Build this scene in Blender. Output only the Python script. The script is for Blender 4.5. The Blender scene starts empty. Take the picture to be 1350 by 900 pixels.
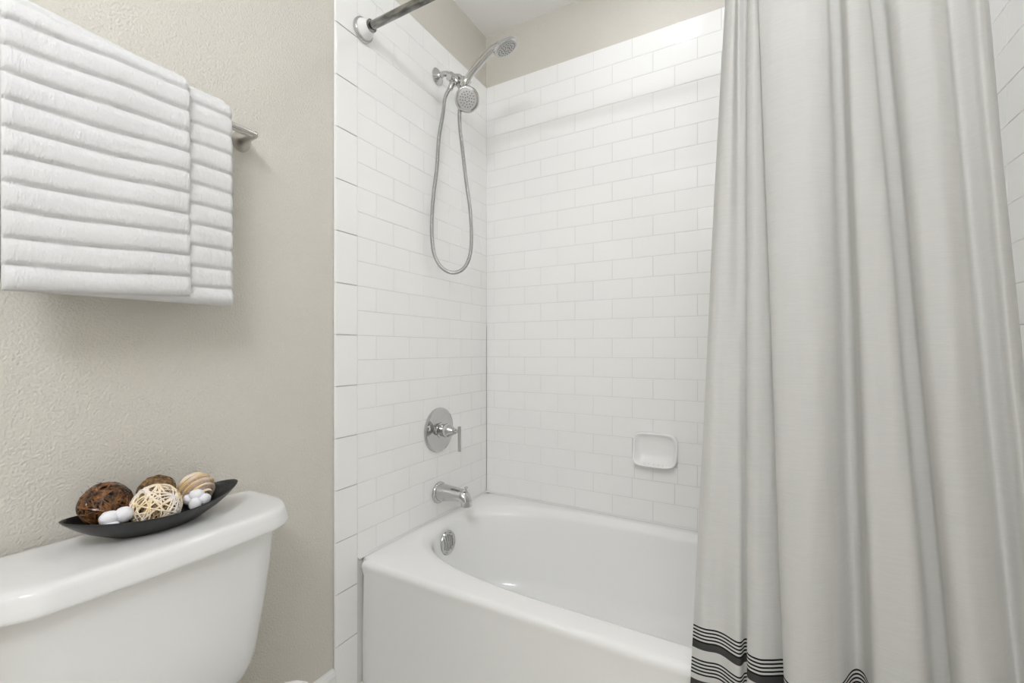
import bpy, math, random
from mathutils import Vector, Matrix, noise

random.seed(7)
PI = math.pi
scene = bpy.context.scene
C = scene.collection

# ------------------------------------------------------------------ camera
YAW = 0.50815
CAM = (1.09656, -1.72643, 1.05178)
FPX = 580.8
cd = bpy.data.cameras.new('camera')
cam = bpy.data.objects.new('camera', cd)
C.objects.link(cam)
cam.location = CAM
cam.rotation_euler = (PI / 2, 0, YAW)
cd.sensor_width = 36.0
cd.lens = FPX / 1350.0 * 36.0
cd.shift_y = 11.0 / 1350.0
cd.clip_start = 0.02
scene.camera = cam

# ------------------------------------------------------------------ light and exposure
scene.view_settings.view_transform = 'Standard'
scene.view_settings.look = 'None'
scene.view_settings.gamma = 1.0
scene.view_settings.use_curve_mapping = False
scene.view_settings.exposure = 0.0
w = bpy.data.worlds.new('world')
scene.world = w
w.use_nodes = True
w.node_tree.nodes['Background'].inputs[0].default_value = (1.0, 0.985, 0.96, 1)
w.node_tree.nodes['Background'].inputs[1].default_value = 1.3     # added fill light, let in by the made-up doorway
TUB_LIGHT = 35.0        # ceiling disc over the tub
VANITY_LIGHT = 70.0     # each globe of the vanity bar
scene.cycles.max_bounces = 14
scene.cycles.diffuse_bounces = 8
scene.cycles.glossy_bounces = 6
scene.cycles.sample_clamp_indirect = 6.0

# ------------------------------------------------------------------ constants
ROW = 0.0778            # tile row pitch
HALF = 0.0787           # half tile pitch
ZR = 1.02               # height of row line 0
RIM = 0.395             # tub rim
TW = 1.518              # tub alcove width
YB = 0.7536             # front end of the subway field
YE = 0.838              # front end of the edge column
TOP = 16
CEIL = 2.505
REAR = -2.44


def px(u, Y):
    """x of the point seen in column u of the photo at depth plane y = Y"""
    r = (u - 675.0) / FPX
    fx, fy = -math.sin(YAW), math.cos(YAW)
    rx, ry = math.cos(YAW), math.sin(YAW)
    return CAM[0] + (Y - CAM[1]) * (fx + r * rx) / (fy + r * ry)


# ------------------------------------------------------------------ materials
def mat(name, col, rough=0.5, metal=0.0, spec=0.5, coat=0.0):
    m = bpy.data.materials.new(name)
    m.use_nodes = True
    b = m.node_tree.nodes['Principled BSDF']
    b.inputs['Base Color'].default_value = (*col, 1)
    b.inputs['Roughness'].default_value = rough
    b.inputs['Metallic'].default_value = metal
    b.inputs['Specular IOR Level'].default_value = spec
    if coat:
        b.inputs['Coat Weight'].default_value = coat
        b.inputs['Coat Roughness'].default_value = 0.05
    return m


def nd(m, t, **kw):
    n = m.node_tree.nodes.new(t)
    for k, v in kw.items():
        setattr(n, k, v)
    return n


def lk(m, a, b):
    m.node_tree.links.new(a, b)


def bsdf(m):
    return m.node_tree.nodes['Principled BSDF']


def coords(m, scale=(1, 1, 1)):
    tc = nd(m, 'ShaderNodeTexCoord')
    mp = nd(m, 'ShaderNodeMapping')
    mp.inputs['Scale'].default_value = scale
    lk(m, tc.outputs['Object'], mp.inputs['Vector'])
    return mp.outputs['Vector']


def add_bump(m, scale, strength, dist=0.001, vec=None, detail=2.0, rough=0.5):
    nz = nd(m, 'ShaderNodeTexNoise')
    nz.inputs['Scale'].default_value = scale
    nz.inputs['Detail'].default_value = detail
    nz.inputs['Roughness'].default_value = rough
    lk(m, vec if vec else coords(m), nz.inputs['Vector'])
    bp = nd(m, 'ShaderNodeBump')
    bp.inputs['Strength'].default_value = strength
    bp.inputs['Distance'].default_value = dist
    lk(m, nz.outputs['Fac'], bp.inputs['Height'])
    b = bsdf(m)
    if b.inputs['Normal'].links:
        lk(m, b.inputs['Normal'].links[0].from_socket, bp.inputs['Normal'])
    lk(m, bp.outputs['Normal'], b.inputs['Normal'])
    return nz


def noise_color(m, c1, c2, scale, detail=3.0, vec=None, lo=0.35, hi=0.65):
    nz = nd(m, 'ShaderNodeTexNoise')
    nz.inputs['Scale'].default_value = scale
    nz.inputs['Detail'].default_value = detail
    lk(m, vec if vec else coords(m), nz.inputs['Vector'])
    rp = nd(m, 'ShaderNodeValToRGB')
    rp.color_ramp.elements[0].position = lo
    rp.color_ramp.elements[1].position = hi
    rp.color_ramp.elements[0].color = (*c1, 1)
    rp.color_ramp.elements[1].color = (*c2, 1)
    lk(m, nz.outputs['Fac'], rp.inputs['Fac'])
    lk(m, rp.outputs['Color'], bsdf(m).inputs['Base Color'])


M = {}
M['paint'] = mat('greige_paint', (0.635, 0.607, 0.547), 0.40)
add_bump(M['paint'], 225.0, 0.75, 0.0035, detail=2.0)
M['ceiling'] = mat('ceiling_paint', (0.93, 0.93, 0.925), 0.8)
M['tile'] = mat('white_glazed_tile', (0.83, 0.83, 0.815), 0.06, spec=0.5)
oi = nd(M['tile'], 'ShaderNodeObjectInfo')
rp = nd(M['tile'], 'ShaderNodeValToRGB')
rp.color_ramp.elements[0].color = (0.882, 0.882, 0.867, 1)
rp.color_ramp.elements[1].color = (0.89, 0.89, 0.875, 1)
lk(M['tile'], oi.outputs['Random'], rp.inputs['Fac'])
lk(M['tile'], rp.outputs['Color'], bsdf(M['tile']).inputs['Base Color'])
add_bump(M['tile'], 14.0, 0.05, 0.004, detail=1.0)
M['grout'] = mat('pale_grout', (0.66, 0.655, 0.635), 0.9)
add_bump(M['grout'], 300, 0.3)
M['caulk'] = mat('white_caulk', (0.74, 0.74, 0.725), 0.5)
M['tub'] = mat('white_enamel', (0.87, 0.87, 0.86), 0.09, spec=0.5)
M['china'] = mat('white_vitreous_china', (0.76, 0.76, 0.75), 0.07, spec=0.5)
M['seat'] = mat('white_seat_plastic', (0.84, 0.83, 0.80), 0.18)
M['chrome'] = mat('polished_chrome', (0.58, 0.58, 0.575), 0.06, 1.0)
M['streaked_chrome'] = mat('dark_reflection_chrome', (0.45, 0.45, 0.44), 0.16, 1.0)
noise_color(M['streaked_chrome'], (0.10, 0.10, 0.095), (0.38, 0.38, 0.365), 60, 4.0, vec=coords(M['streaked_chrome'], (0.25, 1, 1)))  # dark streaks in the colour stand for reflections of a dark room
M['nickel'] = mat('brushed_nickel', (0.60, 0.58, 0.55), 0.2, 1.0)
M['steel_hose'] = mat('steel_hose', (0.44, 0.44, 0.43), 0.2, 1.0)
M['plate'] = mat('grey_spray_plate', (0.50, 0.50, 0.49), 0.35, 0.3)
M['nub'] = mat('dark_rubber_nozzle', (0.12, 0.12, 0.12), 0.6)
M['plastic'] = mat('white_plastic', (0.80, 0.80, 0.79), 0.35)
M['floor'] = mat('floor_vinyl', (0.72, 0.70, 0.66), 0.4)
M['black'] = mat('black_ceramic', (0.012, 0.012, 0.012), 0.33)
M['white_trim'] = mat('white_trim_paint', (0.80, 0.80, 0.79), 0.35)

# towel
M['towel'] = mat('white_terry', (0.70, 0.70, 0.70), 0.95, spec=0.1)
bsdf(M['towel']).inputs['Sheen Weight'].default_value = 0.35
bsdf(M['towel']).inputs['Sheen Roughness'].default_value = 0.6
add_bump(M['towel'], 900.0, 0.5, 0.002, detail=3.0)
add_bump(M['towel'], 1.0, 0.35, 0.002, vec=coords(M['towel'], (1, 420, 160)), detail=2.0)


# curtain: cotton weave, woven dark stripes near the hem, light passes through
def curtain_material(name, stripes=True, transl=0.35):
    m = mat(name, (0.78, 0.775, 0.755), 0.9, spec=0.1)
    b = bsdf(m)
    v = coords(m, (1, 1, 1))
    sx = nd(m, 'ShaderNodeSeparateXYZ')
    lk(m, v, sx.inputs[0])
    out = m.node_tree.nodes['Material Output']
    # weave
    wv = coords(m, (220, 220, 1600))
    add_bump(m, 1.0, 0.3, 0.001, vec=wv, detail=1.0)
    add_bump(m, 34.0, 0.35, 0.006, vec=coords(m, (1, 1, 0.35)), detail=3.0)
    if stripes:
        top = 0.500
        bands = []
        for g, off in ((0.0, 0.0305), (0.0653, 0.042), (0.135, 0.0305), (0.200, 0.042)):
            for k in range(5):
                z = top - g - k * 0.0069
                bands.append((z - 0.0034, z, 0.035))
            z = top - g - off
            bands.append((z - 0.0145, z, 0.10))
        tot = None
        for lo, hi, colr in bands:
            a = nd(m, 'ShaderNodeMath', operation='GREATER_THAN'); a.inputs[1].default_value = lo
            c = nd(m, 'ShaderNodeMath', operation='LESS_THAN'); c.inputs[1].default_value = hi
            lk(m, sx.outputs['Z'], a.inputs[0]); lk(m, sx.outputs['Z'], c.inputs[0])
            mu = nd(m, 'ShaderNodeMath', operation='MULTIPLY')
            lk(m, a.outputs[0], mu.inputs[0]); lk(m, c.outputs[0], mu.inputs[1])
            ms = nd(m, 'ShaderNodeMath', operation='MULTIPLY')
            ms.inputs[1].default_value = 1.0 - colr
            lk(m, mu.outputs[0], ms.inputs[0])
            if tot is None:
                tot = ms.outputs[0]
            else:
                ad = nd(m, 'ShaderNodeMath', operation='ADD')
                lk(m, tot, ad.inputs[0]); lk(m, ms.outputs[0], ad.inputs[1])
                tot = ad.outputs[0]
        mx = nd(m, 'ShaderNodeMix', data_type='RGBA')
        nz = nd(m, 'ShaderNodeTexNoise'); nz.inputs['Scale'].default_value = 1.0; nz.inputs['Detail'].default_value = 2.0
        lk(m, coords(m, (30, 30, 700)), nz.inputs['Vector'])
        cr = nd(m, 'ShaderNodeValToRGB')
        cr.color_ramp.elements[0].position = 0.3; cr.color_ramp.elements[1].position = 0.7
        cr.color_ramp.elements[0].color = (0.690, 0.687, 0.668, 1); cr.color_ramp.elements[1].color = (0.725, 0.722, 0.703, 1)
        lk(m, nz.outputs['Fac'], cr.inputs['Fac']); lk(m, cr.outputs['Color'], mx.inputs[6])
        mx.inputs[7].default_value = (0.0, 0.0, 0.0, 1)
        lk(m, tot, mx.inputs[0])
        lk(m, mx.outputs[2], b.inputs['Base Color'])
    tr = nd(m, 'ShaderNodeBsdfTranslucent')
    tr.inputs['Color'].default_value = (0.78, 0.775, 0.755, 1)
    if stripes:
        lk(m, mx.outputs[2], tr.inputs['Color'])
    ms = nd(m, 'ShaderNodeMixShader')
    ms.inputs[0].default_value = transl
    lk(m, b.outputs[0], ms.inputs[1]); lk(m, tr.outputs[0], ms.inputs[2])
    lk(m, ms.outputs[0], out.inputs['Surface'])
    return m


M['curtain'] = curtain_material('white_cotton_curtain')


def emit(name, col, strength):
    m = bpy.data.materials.new(name)
    m.use_nodes = True
    nt = m.node_tree
    nt.nodes.remove(nt.nodes['Principled BSDF'])
    e = nt.nodes.new('ShaderNodeEmission')
    e.inputs[0].default_value = (*col, 1)
    e.inputs[1].default_value = strength
    nt.links.new(e.outputs[0], nt.nodes['Material Output'].inputs['Surface'])
    return m


M['tub_lamp'] = emit('tub_lamp_lens', (0.955, 0.985, 1.055), TUB_LIGHT)
M['globe'] = emit('vanity_globe', (0.955, 0.985, 1.055), VANITY_LIGHT)


# ------------------------------------------------------------------ mesh helpers
class MB:
    def __init__(self):
        self.v, self.f = [], []

    def add(self, vs, fs):
        o = len(self.v)
        self.v += [tuple(p) for p in vs]
        self.f += [tuple(i + o for i in f) for f in fs]

    def box(self, a, b):
        (x0, y0, z0), (x1, y1, z1) = a, b
        self.add([(x0, y0, z0), (x1, y0, z0), (x1, y1, z0), (x0, y1, z0),
                  (x0, y0, z1), (x1, y0, z1), (x1, y1, z1), (x0, y1, z1)],
                 [(0, 3, 2, 1), (4, 5, 6, 7), (0, 1, 5, 4), (1, 2, 6, 5), (2, 3, 7, 6), (3, 0, 4, 7)])

    def rings(self, rs, cap0=False, cap1=False, closed=True):
        n = len(rs[0])
        vs = [p for r in rs for p in r]
        fs = []
        for i in range(len(rs) - 1):
            for j in range(n if closed else n - 1):
                k = (j + 1) % n
                fs.append((i * n + j, i * n + k, (i + 1) * n + k, (i + 1) * n + j))
        if cap0:
            c = sum((Vector(p) for p in rs[0]), Vector()) / n
            vs.append(c)
            fs += [(len(vs) - 1, (j + 1) % n, j) for j in range(n)]
        if cap1:
            c = sum((Vector(p) for p in rs[-1]), Vector()) / n
            vs.append(c)
            b = (len(rs) - 1) * n
            fs += [(len(vs) - 1, b + j, b + (j + 1) % n) for j in range(n)]
        self.add(vs, fs)

    def lathe(self, prof, n=32, mtx=None):
        """prof: list of (r, h) about local +Z"""
        rs = []
        for r, h in prof:
            ring = [Vector((r * math.cos(2 * PI * j / n), r * math.sin(2 * PI * j / n), h)) for j in range(n)]
            rs.append([mtx @ p for p in ring] if mtx else ring)
        self.rings(rs, True, True)

    def tube(self, pts, rad, n=12, caps=True, ell=None):
        pts = [Vector(p) for p in pts]
        N = len(pts)
        rads = rad if isinstance(rad, (list, tuple)) else [rad] * N
        T = []
        for i in range(N):
            t = pts[min(i + 1, N - 1)] - pts[max(i - 1, 0)]
            T.append(t.normalized())
        up = Vector((0, 0, 1)) if abs(T[0].z) < 0.9 else Vector((0, 1, 0))
        u = (up - T[0] * up.dot(T[0])).normalized()
        rs = []
        for i in range(N):
            u = (u - T[i] * u.dot(T[i])).normalized()
            v = T[i].cross(u)
            e = ell if ell else (1, 1)
            rs.append([pts[i] + (u * math.cos(2 * PI * j / n) * e[0] + v * math.sin(2 * PI * j / n) * e[1]) * rads[i] for j in range(n)])
        self.rings(rs, caps, caps)

    def sphere(self, c, r, nu=24, nv=14, fn=None):
        rs = []
        for i in range(1, nv):
            th = PI * i / nv
            ring = []
            for j in range(nu):
                ph = 2 * PI * j / nu
                d = Vector((math.sin(th) * math.cos(ph), math.sin(th) * math.sin(ph), math.cos(th)))
                rr = Vector((r[0] * d.x, r[1] * d.y, r[2] * d.z)) if isinstance(r, tuple) else d * r
                if fn:
                    rr = rr * fn(d)
                ring.append(Vector(c) + rr)
            rs.append(ring)
        self.rings(rs[::-1], True, True)

    def mesh(self, name, m, smooth=True, angle=None):
        me = bpy.data.meshes.new(name)
        me.from_pydata(self.v, [], self.f)
        if m:
            me.materials.append(m)
        if smooth:
            me.polygons.foreach_set('use_smooth', [True] * len(me.polygons))
        me.update()
        if smooth and angle:
            me.set_sharp_from_angle(angle=angle)
        return me

    def build(self, name, m, parent=None, smooth=True, angle=math.radians(40), loc=None):
        o = bpy.data.objects.new(name, self.mesh(name, m, smooth, angle))
        C.objects.link(o)
        if loc:
            o.location = loc
        if parent:
            o.parent = parent
        return o


def tag(o, label=None, cat=None, group=None, kind=None):
    if label: o['label'] = label
    if cat: o['category'] = cat
    if group: o['group'] = group
    if kind: o['kind'] = kind
    return o


def empty(name, loc=(0, 0, 0)):
    o = bpy.data.objects.new(name, None)
    C.objects.link(o)
    o.empty_display_size = 0.05
    o.location = loc
    return o


def frame_to(axis, origin, up=(0, 0, 1)):
    """matrix taking local +Z to axis"""
    z = Vector(axis).normalized()
    u = Vector(up)
    if abs(z.dot(u)) > 0.99:
        u = Vector((0, 1, 0))
    x = u.cross(z).normalized()
    y = z.cross(x)
    m = Matrix((x, y, z)).transposed().to_4x4()
    m.translation = Vector(origin)
    return m


def spline(pts, per=8):
    """Catmull-Rom through a list of equal-length tuples"""
    P = [tuple(p) for p in pts]
    out = []
    n = len(P)
    for i in range(n - 1):
        p0, p1, p2, p3 = P[max(i - 1, 0)], P[i], P[i + 1], P[min(i + 2, n - 1)]
        for k in range(per):
            t = k / per
            out.append(tuple(0.5 * (2 * b + (c - a) * t + (2 * a - 5 * b + 4 * c - d) * t * t + (3 * b - a - 3 * c + d) * t ** 3)
                             for a, b, c, d in zip(p0, p1, p2, p3)))
    out.append(P[-1])
    return out


# ------------------------------------------------------------------ room shell
def struct(name, a, b, m):
    mb = MB(); mb.box(a, b)
    return tag(mb.build(name, m, smooth=False), kind='structure')


PT = 0.008               # the tile stands this far proud of the paint
wall_left = struct('wall_left', (-0.12, REAR - 0.12, 0), (-PT, PT, CEIL), M['paint'])
wall_back = struct('wall_back', (-0.12, PT, 0), (TW + 0.12, 0.13, CEIL), M['paint'])
mb = MB()
DY0, DY1, DZ = -2.36, -1.60, 2.03           # doorway added behind the camera as an opening for soft fill light
mb.box((TW + PT, DY1, 0), (TW + 0.12, PT, CEIL))
mb.box((TW + PT, REAR - 0.12, 0), (TW + 0.12, DY0, CEIL))
mb.box((TW + PT, DY0, DZ), (TW + 0.12, DY1, CEIL))
wall_right = tag(mb.build('wall_right', M['paint'], smooth=False), kind='structure')
mb = MB()  # casing round the added doorway
for a, b in ((DY0 - 0.06, DY0 + 0.012), (DY1 - 0.012, DY1 + 0.06)):
    mb.box((TW + PT - 0.014, a, 0), (TW + PT, b, DZ + 0.06))
mb.box((TW + PT - 0.014, DY0 + 0.012, DZ - 0.012), (TW + PT, DY1 - 0.012, DZ + 0.06))
tag(mb.build('trim_1', M['white_trim'], smooth=False), kind='structure')
wall_rear = struct('wall_rear', (-PT, REAR - 0.12, 0), (TW + PT, REAR, CEIL), M['paint'])
floor = struct('floor', (-0.12, REAR - 0.12, -0.1), (TW + 0.12, 0.13, 0), M['floor'])
ceiling = struct('ceiling', (-0.12, REAR - 0.12, CEIL), (TW + 0.12, 0.13, CEIL + 0.1), M['ceiling'])

# baseboards: left wall between the tiles and the toilet and on, right and rear walls
def baseboard(name, prof_to, n):
    mb = MB()
    prof = [(0.0, 0.0), (0.014, 0.0), (0.014, 0.088), (0.011, 0.098), (0.006, 0.104), (0.0, 0.105)]
    mb.rings([[prof_to(d, z, t) for d, z in prof] for t in (0, 1)], True, True)
    return tag(mb.build(name, M['white_trim'], smooth=False), kind='structure')

baseboard('baseboard_left', lambda d, z, t: (-PT + d, (-YE - 0.003) if t == 0 else REAR + 0.001, z), 0)
baseboard('baseboard_right', lambda d, z, t: (TW + PT - d, DY1 + 0.061 if t == 0 else -YE - 0.003, z), 0)

# ------------------------------------------------------------------ tiles
TILE_CACHE = {}
GAP = 0.0011


def tile_mesh(wd, ht, round_left=False):
    key = (round(wd, 4), round(ht, 4), round_left)
    if key in TILE_CACHE:
        return TILE_CACHE[key]
    a, b, t, bv = wd / 2 - GAP / 2, ht / 2 - GAP / 2, 0.0068, 0.0011
    mb = MB()
    if round_left:
        pr = [(-a, -t), (-a, -0.004), (-a + 0.0012, -0.0018), (-a + 0.004, -0.0002), (-a + 0.006, 0), (a - bv, 0), (a, -bv), (a, -t)]
        mb.rings([[(x, y * (b - (bv if (z > -0.0005) else 0)), z) for x, z in pr] for y in (-1, 1)], False, False, closed=False)
        n = len(pr)
        mb.add([(x, -b, z) for x, z in pr], [tuple(range(n))])
        mb.add([(x, b, z) for x, z in pr], [tuple(range(n))[::-1]])
        me = mb.mesh('tile', M['tile'], False)
    else:
        rr = []
        for ins, z in ((0, -t), (0, -bv), (bv * 0.35, -bv * 0.3), (bv, 0)):
            x, y = a - ins, b - ins
            rr.append([(-x, -y, z), (x, -y, z), (x, y, z), (-x, y, z)])
        mb.rings(rr)
        mb.add(rr[-1], [(0, 1, 2, 3)])
        me = mb.mesh('tile', M['tile'], False)
    TILE_CACHE[key] = me
    return me


def put_tile(parent, wd, ht, mtx, rl=False):
    o = bpy.data.objects.new('tile', tile_mesh(wd, ht, rl))
    C.objects.link(o)
    tilt = Matrix.Rotation(random.gauss(0, 0.0012), 4, 'X') @ Matrix.Rotation(random.gauss(0, 0.0009), 4, 'Y')
    o.matrix_world = mtx @ Matrix.Translation((0, 0, random.uniform(-0.0003, 0.0002))) @ tilt
    o.parent = parent
    return o


def wall_mtx(kind, s, z):
    """tile centre frame: local X along the wall, Y up, Z out of the wall"""
    if kind == 'back':
        X, Z, o = Vector((1, 0, 0)), Vector((0, -1, 0)), Vector((s, 0, z))
    elif kind == 'left':
        X, Z, o = Vector((0, 1, 0)), Vector((1, 0, 0)), Vector((0, -s, z))
    else:
        X, Z, o = Vector((0, -1, 0)), Vector((-1, 0, 0)), Vector((TW, -s, z))
    m = Matrix((X, Vector((0, 0, 1)), Z)).transposed().to_4x4()
    m.translation = o
    return m


def lay(parent, kind, n_top, edges):
    z = ZR + (n_top - 0.5) * ROW
    for a, b in zip(edges[:-1], edges[1:]):
        if b - a > 0.012:
            put_tile(parent, b - a, ROW, wall_mtx(kind, (a + b) / 2, z))


DISH = (0.679, 0.838, -4, -5)      # soap dish opening in the back wall, two rows high (n_top -4 and -5)
BOT = -8
for n in range(BOT + 1, TOP + 1):
    # back wall
    d0 = 0.0407
    e = [0.0005]
    k = 0 if n % 2 == 0 else 1
    while d0 + k * HALF < TW - 0.004:
        e.append(d0 + k * HALF); k += 2
    e.append(TW - 0.0005)
    if n in (-4, -5):
        cuts = []
        for a, b in zip(e[:-1], e[1:]):
            for lo, hi in ((a, min(b, DISH[0])), (max(a, DISH[1]), b)):
                if hi - lo > 0.012:
                    put_tile(wall_back, hi - lo, ROW, wall_mtx('back', (lo + hi) / 2, ZR + (n - 0.5) * ROW))
        if n == -5:
            zlo, zhi = ZR - 6 * ROW, 0.613
            for lo, hi in ((DISH[0], d0 + 9 * HALF), (d0 + 9 * HALF, DISH[1])):
                put_tile(wall_back, hi - lo, zhi - zlo, wall_mtx('back', (lo + hi) / 2, (zlo + zhi) / 2))
    else:
        lay(wall_back, 'back', n, e)
    # side walls: half tile first on odd rows, laid from the front
    for kind, par in (('left', wall_left), ('right', wall_right)):
        e = [YB]
        k = 1 if n % 2 else 2
        while YB - k * HALF > 0.004:
            e.append(YB - k * HALF); k += 2
        e.append(0.0005)
        e = e[::-1]
        lay(par, kind, n, e)
# edge column of upright tiles, down to the floor
for kind, par in (('left', wall_left), ('right', wall_right)):
    lines = [TOP] + list(range(15, -14, -2))
    zs = [ZR + n * ROW for n in lines]
    zs.append(0.002)
    for hi, lo in zip(zs[:-1], zs[1:]):
        if hi - lo < 0.01:
            continue
        mt = wall_mtx(kind, (YB + YE) / 2, (hi + lo) / 2)
        if kind == 'right':
            mt = mt @ Matrix.Rotation(PI, 4, 'Z')
        put_tile(par, YE - YB, hi - lo, mt, True)
# caulk in the upper part of the corners
for par, x, sg in ((wall_left, 0.0, 1), (wall_right, TW, -1)):
    mb = MB()
    mb.rings([[(x + sg * dx, -dy, z) for dx, dy in ((-0.001, -0.001), (0.0030, -0.001), (0.0012, 0.0012), (-0.001, 0.0030))] for z in (1.16, ZR + TOP * ROW - 0.002)], True, True)
    mb.build('caulk', M['caulk'], par)
# grout beds
gb = 0.0012
ztop = ZR + TOP * ROW
for name, par, a, b in (
        ('grout', wall_back, (0.0, gb, RIM - 0.05), (TW, PT, ztop - 0.0012)),
        ('grout', wall_left, (-PT, -YE + 0.003, 0.0), (-gb, 0, ztop - 0.0012)),
        ('grout', wall_right, (TW + gb, -YE + 0.003, 0.0), (TW + PT, 0, ztop - 0.0012))):
    mb = MB(); mb.box(a, b)
    mb.build(name, M['grout'], par, smooth=False)


# ------------------------------------------------------------------ bathtub
def build_tub():
    t = empty('bathtub', (TW / 2, -0.377, 0))
    ox, oy = TW / 2, -0.377
    N = 192
    angs = [2 * PI * (j + 0.5) / N for j in range(N)]
    X0, X1, Y0, Y1 = 0.0015, TW - 0.0015, -0.757, -0.0015

    def rect(ins_f, ins_o, z):
        """outer rectangle (front inset, other insets) round its corners a little"""
        x0, x1, y0, y1 = X0 + ins_o, X1 - ins_o, Y0 + ins_f, Y1 - ins_o
        out = []
        for a in angs:
            c, s = math.cos(a), math.sin(a)
            rx = ((x1 - ox) if c > 0 else (ox - x0)) / max(abs(c), 1e-6)
            ry = ((y1 - oy) if s > 0 else (oy - y0)) / max(abs(s), 1e-6)
            r = min(rx, ry)
            out.append((c * r, s * r, z))
        return out

    def oval(x0, x1, y0, y1, nl, nr, z):
        """basin ring, exponent nl at the drain end and nr at the other"""
        cx, cy = (x0 + x1) / 2, (y0 + y1) / 2
        A, B = (x1 - x0) / 2, (y1 - y0) / 2
        out = []
        for a in angs:
            # aim the ray at the same parameter as the rectangle's
            c, s = math.cos(a), math.sin(a)
            # stretched angle so that the points spread evenly round the basin
            tx = (X1 - X0) / 2; ty = (Y1 - Y0) / 2
            r = min(tx / max(abs(c), 1e-6), ty / max(abs(s), 1e-6))
            ux, uy = c * r / tx, s * r / ty
            n = nl if ux < 0 else nr
            # square to superellipse by radial scaling
            k = (abs(ux) ** n + abs(uy) ** n) ** (-1.0 / n)
            out.append((cx - ox + A * ux * k, cy - oy + B * uy * k, z))
        return out

    shell = MB()
    rs = [rect(0.012, 0.0, 0.001), rect(0.010, 0.0, 0.10), rect(0.005, 0.0, RIM - 0.05), rect(0.0015, 0, RIM - 0.026), rect(0.0, 0, RIM - 0.018),
          rect(0.001, 0, RIM - 0.011), rect(0.0045, 0.001, RIM - 0.0045), rect(0.011, 0.004, RIM - 0.0008), rect(0.020, 0.008, RIM)]
    lip = 0.034
    for q in range(9):
        a = PI / 2 * q / 8
        d = lip * math.sin(a)
        h = lip * (1 - math.cos(a))
        rs.append(oval(0.030 + d * 0.9, 1.482 - d, -0.694 + d, -0.034 - d, 3.0 - 0.3 * q / 8, 4.2 - 0.2 * q / 8, RIM + 0.0003 - h))
    rs.append(oval(0.072, 1.40, -0.648, -0.078, 2.7, 3.8, 0.30))
    rs.append(oval(0.085, 1.34, -0.634, -0.092, 2.7, 3.6, 0.20))
    rs.append(oval(0.098, 1.29, -0.620, -0.106, 2.7, 3.5, 0.13))
    rs.append(oval(0.118, 1.25, -0.602, -0.124, 2.7, 3.4, 0.095))
    rs.append(oval(0.155, 1.20, -0.570, -0.156, 2.6, 3.2, 0.074))
    rs.append(oval(0.215, 1.13, -0.515, -0.215, 2.5, 3.0, 0.065))
    rs.append(oval(0.40, 0.95, -0.42, -0.33, 2.2, 2.4, 0.062))
    shell.rings(rs, False, True)
    shell.build('shell', M['tub'], t, angle=math.radians(55))

    # overflow plate on the drain-end wall
    m = frame_to((1, 0.0, 0.10), (0.0695 - ox, -0.387 - oy, 0.322))
    mb = MB()
    mb.lathe([(0.0, 0.0), (0.043, 0.0), (0.0445, 0.004), (0.042, 0.0075), (0.037, 0.0085), (0.035, 0.0065), (0.0, 0.0075)], 40, m)
    ov = mb.build('overflow_plate', M['chrome'], t)
    for k in range(-2, 3):
        u = k * 0.0115
        hl = math.sqrt(0.030 ** 2 - u * u)
        mb = MB()
        pts = [m @ Vector((u + 0.003 * math.sin(PI * q / 6), -hl + 2 * hl * q / 6, 0.0075)) for q in range(7)]
        mb.tube(pts, 0.0024, 8)
        mb.build('grille_bar', M['chrome'], ov)
    mb = MB()
    mb.lathe([(0.0, 0.0), (0.038, 0.0), (0.040, 0.003), (0.030, 0.005), (0.0, 0.005)], 32, Matrix.Translation((0.30 - ox, -0.377 - oy, 0.0635)))
    mb.build('drain', M['chrome'], t)
    # caulk fillet along the walls
    prof = [(0.0006, 0.0062), (0.0024, 0.0036), (0.0050, 0.0018), (0.0086, 0.0006), (0.0006, -0.004)]
    mb = MB()
    mb.rings([[(d - ox, y - oy, RIM + h) for d, h in prof] for y in (-0.751, -0.001)], True, True)
    mb.rings([[(x - ox, -d - oy, RIM + h) for d, h in prof] for x in (0.001, TW - 0.001)], True, True)
    mb.rings([[(TW - d - ox, y - oy, RIM + h) for d, h in prof] for y in (-0.001, -0.751)], True, True)
    mb.build('caulk', M['caulk'], t)
    tag(t, 'white enamel alcove bathtub with a smooth apron, its rim against white subway tiles', 'bathtub')
    return t


build_tub()


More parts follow.
